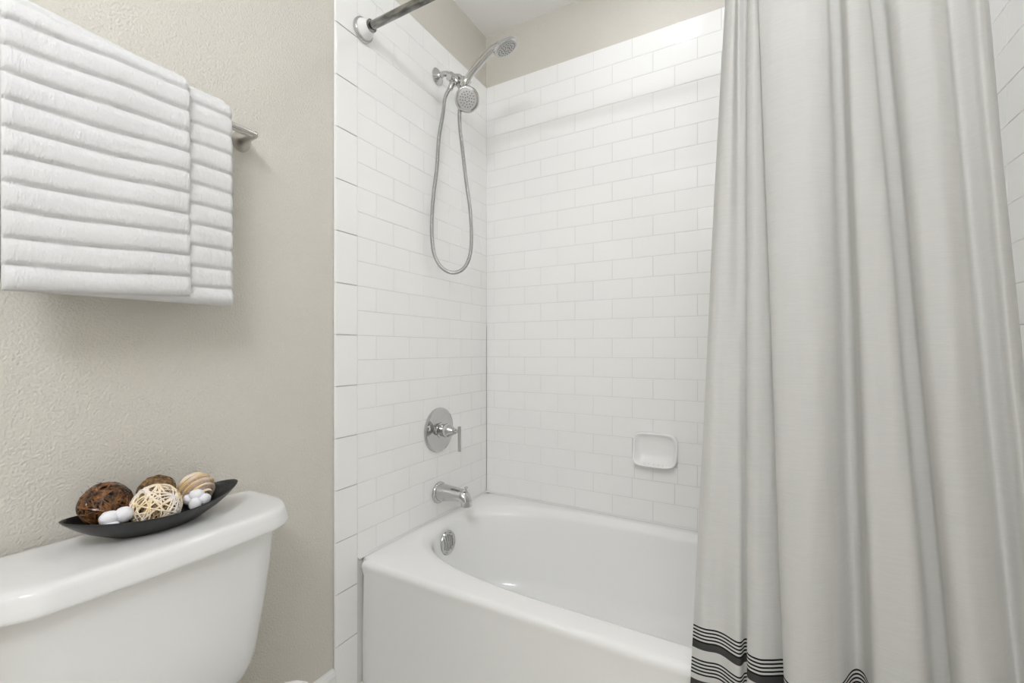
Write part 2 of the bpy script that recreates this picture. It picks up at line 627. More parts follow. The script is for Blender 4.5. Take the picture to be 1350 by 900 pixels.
# ------------------------------------------------------------------ soap dish
def build_soap_dish():
    x0, x1 = DISH[0] - 0.002, DISH[1] + 0.002
    z0, z1 = ZR - 6 * ROW + 0.062, ZR - 4 * ROW + 0.022
    z0, z1 = 0.612, 0.739
    cx, cz = (x0 + x1) / 2, (z0 + z1) / 2
    t = empty('soap_dish', (cx, 0, z0))
    N = 96

    def rr(ax, az, y, n=5.0, dz=0.0, dx=0.0):
        out = []
        for j in range(N):
            a = 2 * PI * (j + 0.5) / N
            c, s = math.cos(a), math.sin(a)
            k = (abs(c) ** n + abs(s) ** n) ** (-1 / n)
            out.append((dx + ax * c * k, y, cz - z0 + dz + az * s * k))
        return out

    A, B = (x1 - x0) / 2, (z1 - z0) / 2

    def tray(ax, az, y, n, up, lip):
        """ring whose lower half stands further out of the wall than the upper half"""
        pts = rr(ax, az, 0, n)
        out = []
        for x, _, z in pts:
            f = (z - (cz - z0)) / B
            g = 0.5 - 0.5 * math.tanh((f + 0.45) * 3.2)
            out.append((x, -(y + lip * g), z + 0.0 * up))
        return out

    mb = MB()
    rs = [rr(A, B, -0.0005), rr(A, B, -0.002), tray(A * 0.995, B * 0.995, 0.010, 5.0, 0, 0.014),
          tray(A * 0.985, B * 0.98, 0.016, 5.0, 0, 0.024), tray(A * 0.965, B * 0.955, 0.0195, 5, 0, 0.028),
          tray(A * 0.935, B * 0.91, 0.0205, 5, 0, 0.0300), tray(A * 0.905, B * 0.865, 0.0190, 4.8, 0, 0.0280),
          tray(A * 0.875, B * 0.82, 0.0150, 4.6, 0, 0.0240), tray(A * 0.84, B * 0.77, 0.0095, 4.4, 0, 0.019),
          tray(A * 0.79, B * 0.70, 0.0065, 4.2, 0, 0.015), tray(A * 0.72, B * 0.61, 0.0045, 4.0, 0, 0.010),
          tray(A * 0.62, B * 0.50, 0.0030, 3.6, 0, 0.005), tray(A * 0.45, B * 0.34, 0.0022, 3.2, 0, 0.0015)]
    mb.rings(rs, True, True)
    dish = mb.build('tray', M['tub'], t, angle=math.radians(80))
    mb = MB()
    for i in range(7):
        xx = -A * 0.62 + i * A * 1.24 / 6
        mb.tube([(xx, -0.010, 0.014), (xx, -0.026, 0.0125), (xx, -0.040, 0.011)], 0.0022, 8)
    mb.build('drain_rib', M['tub'], dish)
    tag(t, 'white ceramic soap dish set into the tiled wall above the bathtub rim', 'soap dish')


build_soap_dish()


# ------------------------------------------------------------------ shower fittings
SY = -0.362


def build_shower():
    t = empty('shower_set', (0.0, SY, 2.12))
    B = Vector((0.0, SY, 2.12))

    def L(x, y, z):
        return Vector((x, y, z)) - B

    mb = MB()
    mb.lathe([(0, -0.001), (0.030, -0.001), (0.0315, 0.003), (0.029, 0.006), (0.021, 0.010), (0.015, 0.016), (0.0125, 0.020), (0, 0.021)], 36, frame_to((1, 0, 0), L(0.0015, SY, 2.12)))
    mb.build('wall_flange', M['chrome'], t)
    path = spline([L(0.012, SY, 2.12), L(0.035, SY, 2.1215), L(0.055, SY, 2.112), L(0.072, SY, 2.094)], 8)
    mb = MB(); mb.tube(path, 0.0105, 16)
    mb.build('shower_arm', M['chrome'], t)
    # diverter body with collar
    axis = Vector((0.72, 0, -0.69)).normalized()
    mb = MB()
    mb.lathe([(0, -0.012), (0.014, -0.012), (0.018, -0.008), (0.018, 0.008), (0.0165, 0.011), (0.0195, 0.014), (0.0195, 0.034), (0.016, 0.040), (0.012, 0.046), (0, 0.046)], 28, frame_to(axis, L(0.070, SY, 2.097)))
    dv = mb.build('diverter', M['chrome'], t)
    mb = MB()     # diverter knob at the camera side
    mb.lathe([(0, 0), (0.012, 0), (0.0125, 0.014), (0.0105, 0.022), (0.0, 0.023)], 20, frame_to((0.0, -1, -0.1), L(0.088, SY - 0.016, 2.075)))
    mb.build('knob', M['chrome'], dv)
    mb = MB()     # hose outlet, pointing down
    mb.lathe([(0, 0), (0.0095, 0), (0.0105, 0.006), (0.0105, 0.02), (0.009, 0.030), (0, 0.030)], 16, frame_to((-0.35, -0.15, -0.93), L(0.086, SY - 0.012, 2.068)))
    mb.build('hose_outlet', M['chrome'], dv)
    # holder arm for the hand shower
    mb = MB()
    mb.tube(spline([L(0.088, SY, 2.098), L(0.110, SY - 0.002, 2.090), L(0.134, SY - 0.006, 2.064), L(0.146, SY - 0.01, 2.052)], 6), 0.0065, 10)
    mb.lathe([(0, -0.016), (0.0165, -0.016), (0.0185, -0.008), (0.0195, 0.014), (0.017, 0.018), (0, 0.018)], 24, frame_to((0.62, 0.02, 0.78), L(0.140, SY - 0.008, 2.050)))
    mb.build('holder', M['chrome'], t)
    # fixed head: faces out, down and a little to the camera
    n = Vector((0.46, -0.62, -0.42)).normalized()
    c = L(0.152, SY - 0.012, 1.984)
    m = frame_to(n, c)
    mb = MB()
    R = 0.0455
    mb.lathe([(0, -0.050), (0.012, -0.050), (0.014, -0.040), (0.020, -0.030), (0.034, -0.016), (0.043, -0.007), (R, -0.001), (R, 0.006), (R - 0.003, 0.010), (R - 0.006, 0.011), (0, 0.0105)], 44, m)
    hd = mb.build('shower_head', M['chrome'], t)
    mb = MB()
    mb.tube([c - n * 0.048, c - n * 0.062 + Vector((-0.008, 0, 0.012)), L(0.104, SY, 2.064)], 0.011, 12)
    mb.build('swivel_neck', M['chrome'], hd)
    mb = MB()
    mb.lathe([(0, 0), (0.0355, 0), (0.0345, 0.0018), (0.030, 0.0025), (0, 0.0028)], 40, m @ Matrix.Translation((0, 0, 0.0107)))
    mb.build('spray_plate', M['plate'], hd)
    mb = MB()
    for rad, k in ((0.008, 6), (0.017, 10), (0.0255, 16)):
        for i in range(k):
            a = 2 * PI * i / k + rad * 50
            mb.lathe([(0, 0), (0.0021, 0), (0.0016, 0.002), (0, 0.0022)], 7, m @ Matrix.Translation((rad * math.cos(a), rad * math.sin(a), 0.0133)))
    mb.build('nozzle', M['nub'], hd)
    # hand shower
    hs = spline([L(0.128, SY - 0.008, 2.026), L(0.146, SY - 0.01, 2.056), L(0.176, SY - 0.01, 2.083), L(0.212, SY - 0.01, 2.106), L(0.247, SY - 0.01, 2.128), L(0.285, SY - 0.01, 2.140), L(0.316, SY - 0.01, 2.140)], 7)
    k = len(hs)
    rad = [0.0112 + 0.0024 * math.sin(PI * i / k) + (0.004 * max(0, (i / k - 0.6) / 0.4)) for i in range(k)]
    mb = MB(); mb.tube(hs, rad, 16)
    han = mb.build('hand_shower', M['chrome'], t)
    hn = Vector((0.33, 0.30, -0.88)).normalized()
    hc = L(0.318, SY - 0.014, 2.124)
    m2 = frame_to(hn, hc)
    R2 = 0.046
    mb = MB()
    mb.lathe([(0, -0.022), (0.016, -0.021), (0.030, -0.015), (0.041, -0.006), (R2, 0.0), (R2, 0.005), (R2 - 0.003, 0.008), (0, 0.008)], 36, m2)
    mb.build('spray_head', M['chrome'], han)
    mb = MB()
    mb.lathe([(0, 0), (0.038, 0), (0.037, 0.0018), (0, 0.0022)], 32, m2 @ Matrix.Translation((0, 0, 0.0082)))
    mb.build('spray_plate', M['plate'], han)
    mb = MB()
    for rad_, kk in ((0.010, 8), (0.020, 12), (0.031, 20)):
        for i in range(kk):
            a = 2 * PI * i / kk
            mb.lathe([(0, 0), (0.0017, 0), (0.0013, 0.002), (0, 0.0022)], 6, m2 @ Matrix.Translation((rad_ * math.cos(a), rad_ * math.sin(a), 0.0102)))
    mb.build('nozzle', M['nub'], han)
    # hose: down from the outlet along the wall, up to the foot of the hand shower
    pts = [L(0.076, SY - 0.018, 2.044), L(0.058, -0.385, 2.010), L(0.042, -0.378, 1.955), L(0.032, -0.390, 1.86), L(0.028, -0.397, 1.747),
           L(0.026, -0.414, 1.64), L(0.026, -0.424, 1.545), L(0.026, -0.423, 1.465), L(0.030, -0.411, 1.405), L(0.045, -0.385, 1.364), L(0.068, -0.353, 1.349),
           L(0.091, -0.320, 1.364), L(0.106, -0.298, 1.405), L(0.114, -0.291, 1.47), L(0.118, -0.303, 1.586), L(0.117, -0.330, 1.70), L(0.116, -0.351, 1.803),
           L(0.117, -0.372, 1.90), L(0.119, -0.374, 1.96), L(0.128, SY - 0.008, 2.030)]
    pp = spline(pts, 40)
    # resample evenly
    pv = [Vector(p) for p in pp]
    ln = [0.0]
    for a, b in zip(pv[:-1], pv[1:]):
        ln.append(ln[-1] + (b - a).length)
    tot = ln[-1]
    step = 0.00135
    res, i = [], 0
    s = 0.0
    while s < tot:
        while ln[i + 1] < s:
            i += 1
        f = (s - ln[i]) / max(ln[i + 1] - ln[i], 1e-9)
        res.append(pv[i].lerp(pv[i + 1], f)); s += step
    rads = [0.0066 + (0.0010 if (q % 4) in (1, 2) else -0.0004) for q in range(len(res))]
    mb = MB(); mb.tube(res, rads, 10)
    mb.build('hose', M['steel_hose'], t, angle=math.radians(80))
    tag(t, 'chrome shower set on the tiled wall with round head, hand shower and looped metal hose', 'shower head')


build_shower()


def build_valve():
    y, z = -0.353, 0.738
    t = empty('shower_valve', (0, y, z))
    mx = frame_to((1, 0, 0), (0.0, 0, 0))
    mb = MB()
    mb.lathe([(0, 0.0003), (0.0865, 0.0003), (0.0875, 0.004), (0.086, 0.008), (0.081, 0.0105), (0.079, 0.0098), (0.050, 0.0125), (0.038, 0.015), (0, 0.015)], 64, mx)
    mb.build('escutcheon', M['chrome'], t)
    mb = MB()
    mb.lathe([(0, 0.013), (0.031, 0.013), (0.031, 0.018), (0.024, 0.020), (0.024, 0.036), (0.027, 0.038), (0.027, 0.050), (0.023, 0.060), (0.016, 0.070), (0.011, 0.078), (0.0105, 0.084), (0, 0.085)], 32, mx)
    mb.build('hub', M['chrome'], t)
    mb = MB()
    mb.lathe([(0, 0), (0.0055, 0.0), (0.0055, 0.020), (0, 0.020)], 16, mx @ Matrix.Translation((0, 0, 0.080)))
    mb.tube([(0.102, 0, 0.021), (0.102, 0, 0.020), (0.102, 0, -0.074), (0.102, 0, -0.075)], [0.005, 0.0065, 0.0065, 0.005], 14)
    mb.build('lever', M['chrome'], t)
    tag(t, 'round chrome tub and shower valve with an upright lever, on the tiles above the spout', 'valve')


build_valve()


def build_spout():
    y, z = -0.353, 0.492
    t = empty('tub_spout', (0, y, z))
    mx = frame_to((1, 0, 0), (0, 0, 0))
    mb = MB()
    mb.lathe([(0, 0.0003), (0.040, 0.0003), (0.042, 0.004), (0.041, 0.009), (0.037, 0.013), (0.034, 0.014), (0, 0.014)], 40, mx)
    mb.build('flange', M['chrome'], t)
    # body: sections along x, round at the wall, flatter to the nose, then turned down
    secs = [(0.010, 0.002, 0.034, 0.034), (0.030, 0.003, 0.0335, 0.0325), (0.055, 0.0045, 0.031, 0.0295), (0.080, 0.0055, 0.029, 0.0265), (0.100, 0.0055, 0.0275, 0.0245)]
    N = 28
    rs = []
    for x, dz, ay, az in secs:
        rs.append([(x, ay * math.cos(2 * PI * j / N), dz + az * math.sin(2 * PI * j / N)) for j in range(N)])
    # the nose turns down about its inner corner
    PX, PZ = 0.112, -0.021
    for q in range(0, 9):
        a = PI / 2 * q / 8
        rin = 0.002
        rout = 0.050 - 0.009 * q / 8
        c, h = (rin + rout) / 2, (rout - rin) / 2
        ay = 0.027 - 0.004 * q / 8
        rs.append([(PX + math.sin(a) * (c + h * math.sin(2 * PI * j / N)), ay * math.cos(2 * PI * j / N), PZ + math.cos(a) * (c + h * math.sin(2 * PI * j / N))) for j in range(N)])
    rs.append([(x + 0.0005, y * 0.97, z - 0.010) for x, y, z in rs[-1]])
    mb = MB(); mb.rings(rs, True, True)
    mb.build('body', M['chrome'], t, angle=math.radians(60))
    mb = MB()
    mb.lathe([(0, -0.012), (0.0030, -0.012), (0.0030, 0.006), (0.0070, 0.0075), (0.0078, 0.0105), (0.006, 0.013), (0, 0.0135)], 16, Matrix.Translation((0.133, 0, 0.028)))
    mb.build('diverter_pull', M['chrome'], t)
    tag(t, 'chrome tub spout with a diverter pull, on the tiled wall over the bathtub rim', 'spout')


build_spout()


# ------------------------------------------------------------------ curtain rod
RY, RZ = -0.737, 2.064


def build_rod():
    t = empty('shower_curtain_rod', (0, RY, RZ))
    mb = MB()
    mb.tube([(0.035, 0, 0), (0.70, 0, 0)], 0.0125, 24)
    mb.tube([(0.695, 0, 0), (TW - 0.035, 0, 0)], 0.0140, 24)
    mb.build('tube', M['streaked_chrome'], t)
    for s in (0, 1):
        mx = frame_to((1, 0, 0), (0.0003, 0, 0)) if s == 0 else frame_to((-1, 0, 0), (TW - 0.0003, 0, 0))
        mb = MB()
        mb.lathe([(0, 0), (0.0355, 0), (0.0370, 0.003), (0.0370, 0.010), (0.0345, 0.013), (0.030, 0.0135), (0, 0.0135)], 40, mx)
        fl = mb.build('wall_flange', M['chrome'], t)
        mb = MB()
        mb.lathe([(0, 0.012), (0.0315, 0.012), (0.029, 0.020), (0.0215, 0.035), (0.0190, 0.040), (0, 0.040)], 36, mx)
        mb.build('end_cup', M['plastic'], t)
        mb = MB()
        mb.lathe([(0, 0.038), (0.0185, 0.038), (0.0188, 0.045), (0.0155, 0.047), (0, 0.047)], 32, mx)
        mb.build('collar', M['streaked_chrome'], t)
    tag(t, 'straight metal shower curtain rod with white end cup on the tiled wall', 'curtain rod')


build_rod()

# ------------------------------------------------------------------ shower curtain
# fold lines: photo column and depth plane at z = 1.60 and at z = 0.50
FOLDS = [
    (950, -.762, 915, -.772), (957, -.785, 930, -.778), (966, -.790, 949, -.775), (972, -.765, 973, -.789),
    (981, -.770, 982, -.772), (988, -.765, 990, -.775), (984, -.785, 985, -.813), (992, -.800, 1002, -.824),
    (1000, -.795, 1032, -.804), (1006, -.780, 1041, -.802), (1003, -.800, 1034, -.850), (1030, -.822, 1052, -.872),
    (1068, -.820, 1085, -.865), (1090, -.806, 1109, -.828), (1097, -.780, 1126, -.776), (1109, -.776, 1138, -.776),
    (1113, -.800, 1147, -.810), (1119, -.818, 1157, -.842), (1134, -.820, 1195, -.852), (1147, -.808, 1224, -.845),
    (1152, -.786, 1234, -.804), (1168, -.778, 1254, -.796), (1173, -.804, 1260, -.832), (1188, -.822, 1276, -.860),
    (1222, -.826, 1302, -.866), (1243, -.804, 1330, -.842), (1252, -.782, 1345, -.806), (1272, -.790, 1368, -.826),
    (1288, -.802, 1385, -.840), (1302, -.778, 1398, -.802)]


def build_curtain():
    t = empty('shower_curtain', (1.2, -0.80, 0.06))
    top = [(px(a, b), b) for a, b, c, d in FOLDS]
    bot = [(px(c, d), d) for a, b, c, d in FOLDS]
    cols = spline([(*p, *q) for p, q in zip(top, bot)], 10)
    NZ = 170
    z0, z1 = 0.06, RZ - 0.022
    rows = []
    for i in range(NZ + 1):
        z = z0 + (z1 - z0) * i / NZ
        f = (z - 0.50) / 1.10
        row = []
        for k, (xt, yt, xb, yb) in enumerate(cols):
            g = max(f, -0.15)
            x = xb + (xt - xb) * g
            y = yb + (yt - yb) * g
            if z > 1.60:       # gather up to the rod
                h = (z - 1.60) / (z1 - 1.60)
                y = y * (1 - h) + (RY + (y + 0.79) * 0.55) * h
            if z < 0.45:
                y = min(y, -0.768)
            amp = 0.0022
            x += amp * noise.noise(Vector((x * 22, z * 2.2, 1.3)))
            y += amp * 1.4 * noise.noise(Vector((x * 26, z * 2.6, 5.1))) + 0.0012 * noise.noise(Vector((x * 60, z * 9, 9.7)))
            row.append(Vector((x, y, z)))
        rows.append(row)
    O = Vector(t.location)
    # cloth keeps world heights in its own frame so that the woven stripes stay level along it
    t.location = (1.2, -0.80, 0.0)
    O = Vector(t.location)
    mb = MB()
    mb.rings([[p - O for p in r] for r in rows], closed=False)
    mb.build('cloth', M['curtain'], t, angle=math.radians(180))
    # turned side hems: a second layer of cloth behind each side edge
    nc = len(rows[0])
    for sl in (range(0, 7), range(nc - 7, nc)):
        mb = MB()
        mb.rings([[r[k] - O + Vector((0, 0.0014, 0)) for k in sl] for r in rows], closed=False)
        mb.build('side_hem', M['curtain'], t, angle=math.radians(180))
    # rings on the rod
    for k in (4, 40, 75, 110, 140, 170, 205, 240, nc - 4):
        p = rows[-1][k]
        mb = MB()
        mb.tube([Vector((p.x, RY + 0.021 * math.cos(a), RZ + 0.003 + 0.024 * math.sin(a) - 0.003)) - O for a in [2 * PI * j / 24 for j in range(25)]], 0.0016, 8, caps=False)
        mb.build('ring', M['chrome'], t)
    tag(t, 'white cotton shower curtain in soft folds, dark woven stripes near its hem', 'shower curtain')


build_curtain()


# ------------------------------------------------------------------ towel bar and towel
BX, BZ = 0.062, 1.557


def build_towel_bar():
    y0, y1 = -1.118, -1.60
    t = empty('towel_bar', (-PT, (y0 + y1) / 2, BZ))
    O = Vector(t.location)
    mb = MB()
    mb.tube([Vector((BX, y0 + 0.004, BZ)) - O, Vector((BX, y1 - 0.004, BZ)) - O], 0.0085, 20)
    mb.build('bar', M['nickel'], t)
    for y, s in ((y0, 1), (y1, -1)):
        mb = MB()
        c0 = Vector((-PT, y + 0.010 * s, BZ + 0.003)) - O
        c1 = Vector((BX, y + 0.002 * s, BZ)) - O
        prof = [(0, 0.0245), (0.004, 0.0245), (0.009, 0.0235), (0.017, 0.0205), (0.025, 0.0155), (0.032, 0.0115), (0.045, 0.0095), (0.060, 0.0090), (0.070, 0.0092), (0.077, 0.0075), (0.080, 0.003)]
        rs = []
        for h, r in prof:
            f = min(h / 0.07, 1.1)
            c = c0.lerp(c1, f)
            n = 28
            rs.append([c + Vector((0, r * math.cos(2 * PI * j / n) * 0.9, r * math.sin(2 * PI * j / n))) for j in range(n)])
        mb.rings(rs, True, True)
        mb.build('wall_post', M['nickel'], t)
    tag(t, 'brushed metal towel bar with rounded wall post, on the painted wall', 'towel bar')


build_towel_bar()


def towel_layer(mb, O, y0, y1, ri, ro, zb_l, zb_r, back_b, amp, pitch, phase, NY=230, seed=0.0):
    """one folded layer of towel over the bar: closed U section swept along y, with ridges across the front and back"""
    secs = []
    for i in range(NY + 1):
        f = i / NY
        # denser at the ends for round edges
        f = 0.5 - 0.5 * math.cos(PI * f) if True else f
        y = y0 + (y1 - y0) * f
        e = min(f, 1 - f) * abs(y1 - y0)
        er = 0.011
        rnd = math.sqrt(max(0.0, 1 - (1 - min(e / er, 1)) ** 2))      # 0 at the very end, 1 inside
        zb = zb_l + (zb_r - zb_l) * f
        mid = (ri + ro) / 2
        ht = (ro - ri) / 2 * (0.15 + 0.85 * rnd)
        o, n = mid + ht, mid - ht
        sec = []
        # outer path: front bottom -> top -> back bottom
        NS = 330
        lf = BZ - zb
        arc = PI * o
        lb = BZ - back_b
        tot = lf + arc + lb
        wob = 0.006 * noise.noise(Vector((y * 6, seed, 0.0)))
        for k in range(NS + 1):
            s = tot * k / NS
            tt = ((s + phase + wob + 0.004 * noise.noise(Vector((y * 9, s * 8, seed)))) / pitch) % 1.0
            tt = tt ** 0.72 if s < lf + arc / 2 else 1 - (1 - tt) ** 0.72
            rid = 1 - abs(2 * tt - 1) ** 3.0
            d = amp * (rid - 0.7) * (0.3 + 0.7 * rnd)
            d += 0.004 * noise.noise(Vector((y * 10, s * 7, seed + 3)))
            d += 0.0006 * noise.noise(Vector((y * 120, s * 60, seed + 7))) + 0.0010 * noise.noise(Vector((y * 400, s * 400, seed + 17)))
            if s < lf:
                # flare a little out to the bottom
                q = (lf - s) / lf
                end = min(s / 0.019, 1.0)
                end = math.sqrt(max(0, 1 - (1 - end) ** 2))
                dd = (o - mid + d) * end + mid + 0.006 * q
                sec.append(Vector((BX + dd, y, zb + s)))
            elif s < lf + arc:
                a = (s - lf) / o
                sec.append(Vector((BX + (o + d) * math.cos(a), y, BZ + (o + d) * math.sin(a))))
            else:
                q = s - lf - arc
                end = min((lb - q) / 0.013, 1.0)
                end = math.sqrt(max(0, 1 - (1 - end) ** 2))
                sec.append(Vector((BX - mid - max(min(o - mid + d, o - mid + 0.003), 0) * end, y, BZ - q)))
        NI = 40
        for k in range(1, NI):
            s = k / NI
            if s < 0.4:
                h = s / 0.4
                sec.append(Vector((BX - n, y, back_b + 0.004 + (BZ - back_b) * h)))
            elif s < 0.6:
                a = PI - PI * (s - 0.4) / 0.2
                sec.append(Vector((BX + n * math.cos(a), y, BZ + 0.004 + n * math.sin(a))))
            else:
                h = 1 - (s - 0.6) / 0.4
                sec.append(Vector((BX + n + 0.006 * (1 - h), y, zb + 0.004 + (BZ - zb) * h)))
        secs.append([p - O for p in sec])
    mb.rings(secs, True, True)


def build_towel():
    O = Vector((BX, -1.35, 1.14))
    mb = MB()
    towel_layer(mb, O, -1.512, -1.183, 0.0105, 0.0390, 1.143, 1.146, 1.20, 0.0082, 0.0415, 0.004, seed=2.0)
    t = mb.build('bath_towel', M['towel'], angle=math.radians(180))
    t.location = O
    mb = MB()
    towel_layer(mb, O, -1.523, -1.272, 0.036, 0.050, 1.140, 1.158, 1.185, 0.0088, 0.0415, 0.002, seed=11.0)
    mb.build('folded_layer', M['towel'], t, angle=math.radians(180))
    tag(t, 'white ribbed plush towel folded over the towel bar', 'towel')


build_towel()


# ------------------------------------------------------------------ toilet
TC = -1.335


def plan(hw, x0, x1, bow, rb, rf, z, n=20, oy=TC):
    """outline of tank or lid seen from above, back at x0, front at x1 (+bow in the middle)"""
    pts = []

    def arc(cx, cy, r, a0, a1):
        for k in range(n + 1):
            a = a0 + (a1 - a0) * k / n
            pts.append((cx + r * math.cos(a), cy + r * math.sin(a)))

    arc(x0 + rb, hw - rb, rb, PI, PI / 2)
    arc(x1 - rf, hw - rf, rf, PI / 2, 0)
    for k in range(1, 16):
        pts.append((x1, (hw - rf) * (1 - 2 * k / 16)))
    arc(x1 - rf, -hw + rf, rf, 0, -PI / 2)
    arc(x0 + rb, -hw + rb, rb, -PI / 2, -PI)
    out = []
    for x, y in pts:
        f = max(0, (x - x0) / (x1 - x0))
        out.append((x + bow * f * f * (1 - (y / hw) ** 2), y, z))
    return out[::-1]


def build_toilet():
    t = empty('toilet', (0.0, TC, 0.0))
    # tank
    mb = MB()
    rs = []
    for z, hw, x1, rf in ((0.352, 0.150, 0.125, 0.05), (0.354, 0.162, 0.140, 0.055), (0.360, 0.171, 0.150, 0.06), (0.372, 0.179, 0.158, 0.062), (0.392, 0.1855, 0.164, 0.064), (0.43, 0.192, 0.170, 0.065),
                          (0.50, 0.201, 0.177, 0.066), (0.58, 0.210, 0.183, 0.067), (0.64, 0.2155, 0.187, 0.068), (0.676, 0.219, 0.189, 0.068)):
        rs.append(plan(hw, 0.012, x1, 0.014, 0.02, rf, z))
    mb.rings(rs, True, True)
    mb.build('tank', M['china'], t, angle=math.radians(50))
    mb = MB()
    rs = []
    for z, ins in ((0.674, 0.004), (0.6745, 0.0015), (0.677, 0.0), (0.681, 0.0), (0.690, 0.002), (0.7005, 0.0045), (0.7065, 0.0062), (0.7102, 0.0088), (0.7122, 0.0125), (0.7135, 0.019), (0.7138, 0.03)):
        rs.append(plan(0.245 - ins, 0.002 + ins, 0.2085 - ins, 0.015, 0.022, 0.080, z))
    mb.rings(rs, True, True)
    mb.build('tank_lid', M['china'], t, angle=math.radians(50))

    # bowl
    def egg(xr, xf, hw, z, nr=3.2, nf=2.1, n=72):
        """egg outline: squarer at the rear, rounder at the front"""
        cx = xr + (xf - xr) * 0.42
        out = []
        for j in range(n):
            a = 2 * PI * (j + 0.5) / n
            c, s = math.cos(a), math.sin(a)
            A = (xf - cx) if c > 0 else (cx - xr)
            e = nf if c > 0 else nr
            k = (abs(c) ** e + abs(s) ** e) ** (-1 / e)
            out.append((cx + A * c * k, hw * s * k, z - 0.024 * min(1.0, z / 0.3)))
        return out

    mb = MB()
    rs = [egg(0.10, 0.52, 0.105, 0.001), egg(0.10, 0.52, 0.108, 0.03), egg(0.11, 0.50, 0.098, 0.08), egg(0.11, 0.50, 0.098, 0.16), egg(0.11, 0.56, 0.125, 0.24),
          egg(0.105, 0.645, 0.160, 0.31, 2.2), egg(0.10, 0.685, 0.178, 0.35, 2.0), egg(0.10, 0.692, 0.180, 0.372, 2.0), egg(0.11, 0.685, 0.174, 0.379, 2.0)]
    mb.rings(rs, True, False)
    # inside of the bowl
    rs2 = [egg(0.11, 0.685, 0.174, 0.379, 2.0), egg(0.31, 0.655, 0.130, 0.378), egg(0.315, 0.65, 0.124, 0.36), egg(0.33, 0.60, 0.10, 0.26), egg(0.37, 0.50, 0.05, 0.20)]
    mb.rings(rs2, False, True)
    mb.build('bowl', M['china'], t, angle=math.radians(60))
    # seat and closed lid
    mb = MB()
    rs = [egg(0.262, 0.702, 0.184, 0.381), egg(0.258, 0.706, 0.187, 0.385), egg(0.258, 0.706, 0.187, 0.392), egg(0.262, 0.700, 0.183, 0.396),
          egg(0.330, 0.645, 0.120, 0.396), egg(0.335, 0.64, 0.115, 0.385), egg(0.33, 0.645, 0.12, 0.381), egg(0.262, 0.702, 0.184, 0.381)]
    mb.rings(rs)
    mb.build('seat', M['seat'], t, angle=math.radians(60))
    mb = MB()
    rs = [egg(0.262, 0.700, 0.183, 0.3975, 8), egg(0.256, 0.706, 0.187, 0.401, 8), egg(0.256, 0.706, 0.187, 0.406, 8), egg(0.262, 0.700, 0.182, 0.4105, 8), egg(0.28, 0.68, 0.165, 0.413, 7), egg(0.36, 0.60, 0.09, 0.4145, 3)]
    mb.rings(rs, True, True)
    mb.build('seat_lid', M['seat'], t, angle=math.radians(60))
    for s in (-1, 1):
        mb = MB()
        mb.tube([(0.247, s * 0.075 - 0.022, 0.368), (0.247, s * 0.075 - 0.02, 0.368), (0.247, s * 0.075 + 0.02, 0.368), (0.247, s * 0.075 + 0.022, 0.368)], [0.009, 0.0115, 0.0115, 0.009], 16)
        mb.build('hinge', M['seat'], t)
    tag(t, 'white ceramic toilet against the painted wall, black bowl of decorative balls on its tank lid', 'toilet')


build_toilet()


# ------------------------------------------------------------------ decorative bowl with balls
BC = Vector((0.098, -1.317, 0.7148))


def build_bowl():
    t = empty('decorative_bowl', BC)
    A, B = 0.140, 0.072
    N = 96
    # (scale, z, end lift)
    prof = [(0.36, 0.0, 0.0), (0.46, 0.0004, 0.0), (0.50, 0.003, 0.0), (0.60, 0.009, 0.001), (0.74, 0.0165, 0.004), (0.87, 0.025, 0.009), (0.96, 0.0325, 0.0135), (0.995, 0.0360, 0.0155), (1.0, 0.0374, 0.016), (0.985, 0.0377, 0.016),
            (0.96, 0.0350, 0.014), (0.87, 0.0285, 0.0095), (0.74, 0.0205, 0.0045), (0.60, 0.0135, 0.001), (0.45, 0.0085, 0), (0.2, 0.0065, 0)]
    rs = []
    for s, z, l in prof:
        ring = []
        for j in range(N):
            a = 2 * PI * j / N
            c, si = math.cos(a), math.sin(a)
            lens = 1 - 0.10 * abs(c) ** 3 * 0
            ring.append((B * s * si * (1 - 0.18 * c * c), A * s * c, z + l * c * c))
        rs.append(ring[::-1])
    mb = MB(); mb.rings(rs, True, True)
    mb.build('shell', M['black'], t, angle=math.radians(70))
    tag(t, 'long matte black oval bowl on the toilet tank lid, holding decorative balls', 'bowl')


build_bowl()

M['cream'] = mat('cream_willow', (0.78, 0.70, 0.55), 0.6)
noise_color(M['cream'], (0.90, 0.86, 0.82), (0.86, 0.70, 0.44), 22, 2.0)
M['willow_in'] = mat('willow_inner', (0.50, 0.36, 0.17), 0.7)
noise_color(M['willow_in'], (0.62, 0.42, 0.14), (0.42, 0.34, 0.28), 30, 2.0)
M['brown'] = mat('dark_brown_vine', (0.07, 0.03, 0.012), 0.22)
noise_color(M['brown'], (0.012, 0.006, 0.004), (0.20, 0.085, 0.028), 70, 3.0)
M['core'] = mat('dark_core', (0.018, 0.010, 0.007), 0.8)
M['coir'] = mat('brown_coir', (0.14, 0.075, 0.028), 0.75)
noise_color(M['coir'], (0.035, 0.018, 0.008), (0.30, 0.17, 0.065), 160, 3.0)
add_bump(M['coir'], 260, 0.8, 0.004)
M['cotton'] = mat('white_cotton', (0.85, 0.85, 0.88), 0.95, spec=0.1)
add_bump(M['cotton'], 120, 0.25, 0.003, detail=3)
bsdf(M['cotton']).inputs['Subsurface Weight'].default_value = 0.15
bsdf(M['cotton']).inputs['Subsurface Radius'].default_value = (0.01, 0.01, 0.01)
M['husk'] = mat('cotton_husk', (0.30, 0.18, 0.08), 0.8)
M['rope'] = mat('cream_rope', (0.80, 0.66, 0.45), 0.8)
noise_color(M['rope'], (0.86, 0.76, 0.66), (0.72, 0.50, 0.22), 25, 2.0)
M['rope2'] = mat('grey_brown_rope', (0.36, 0.27, 0.21), 0.85)
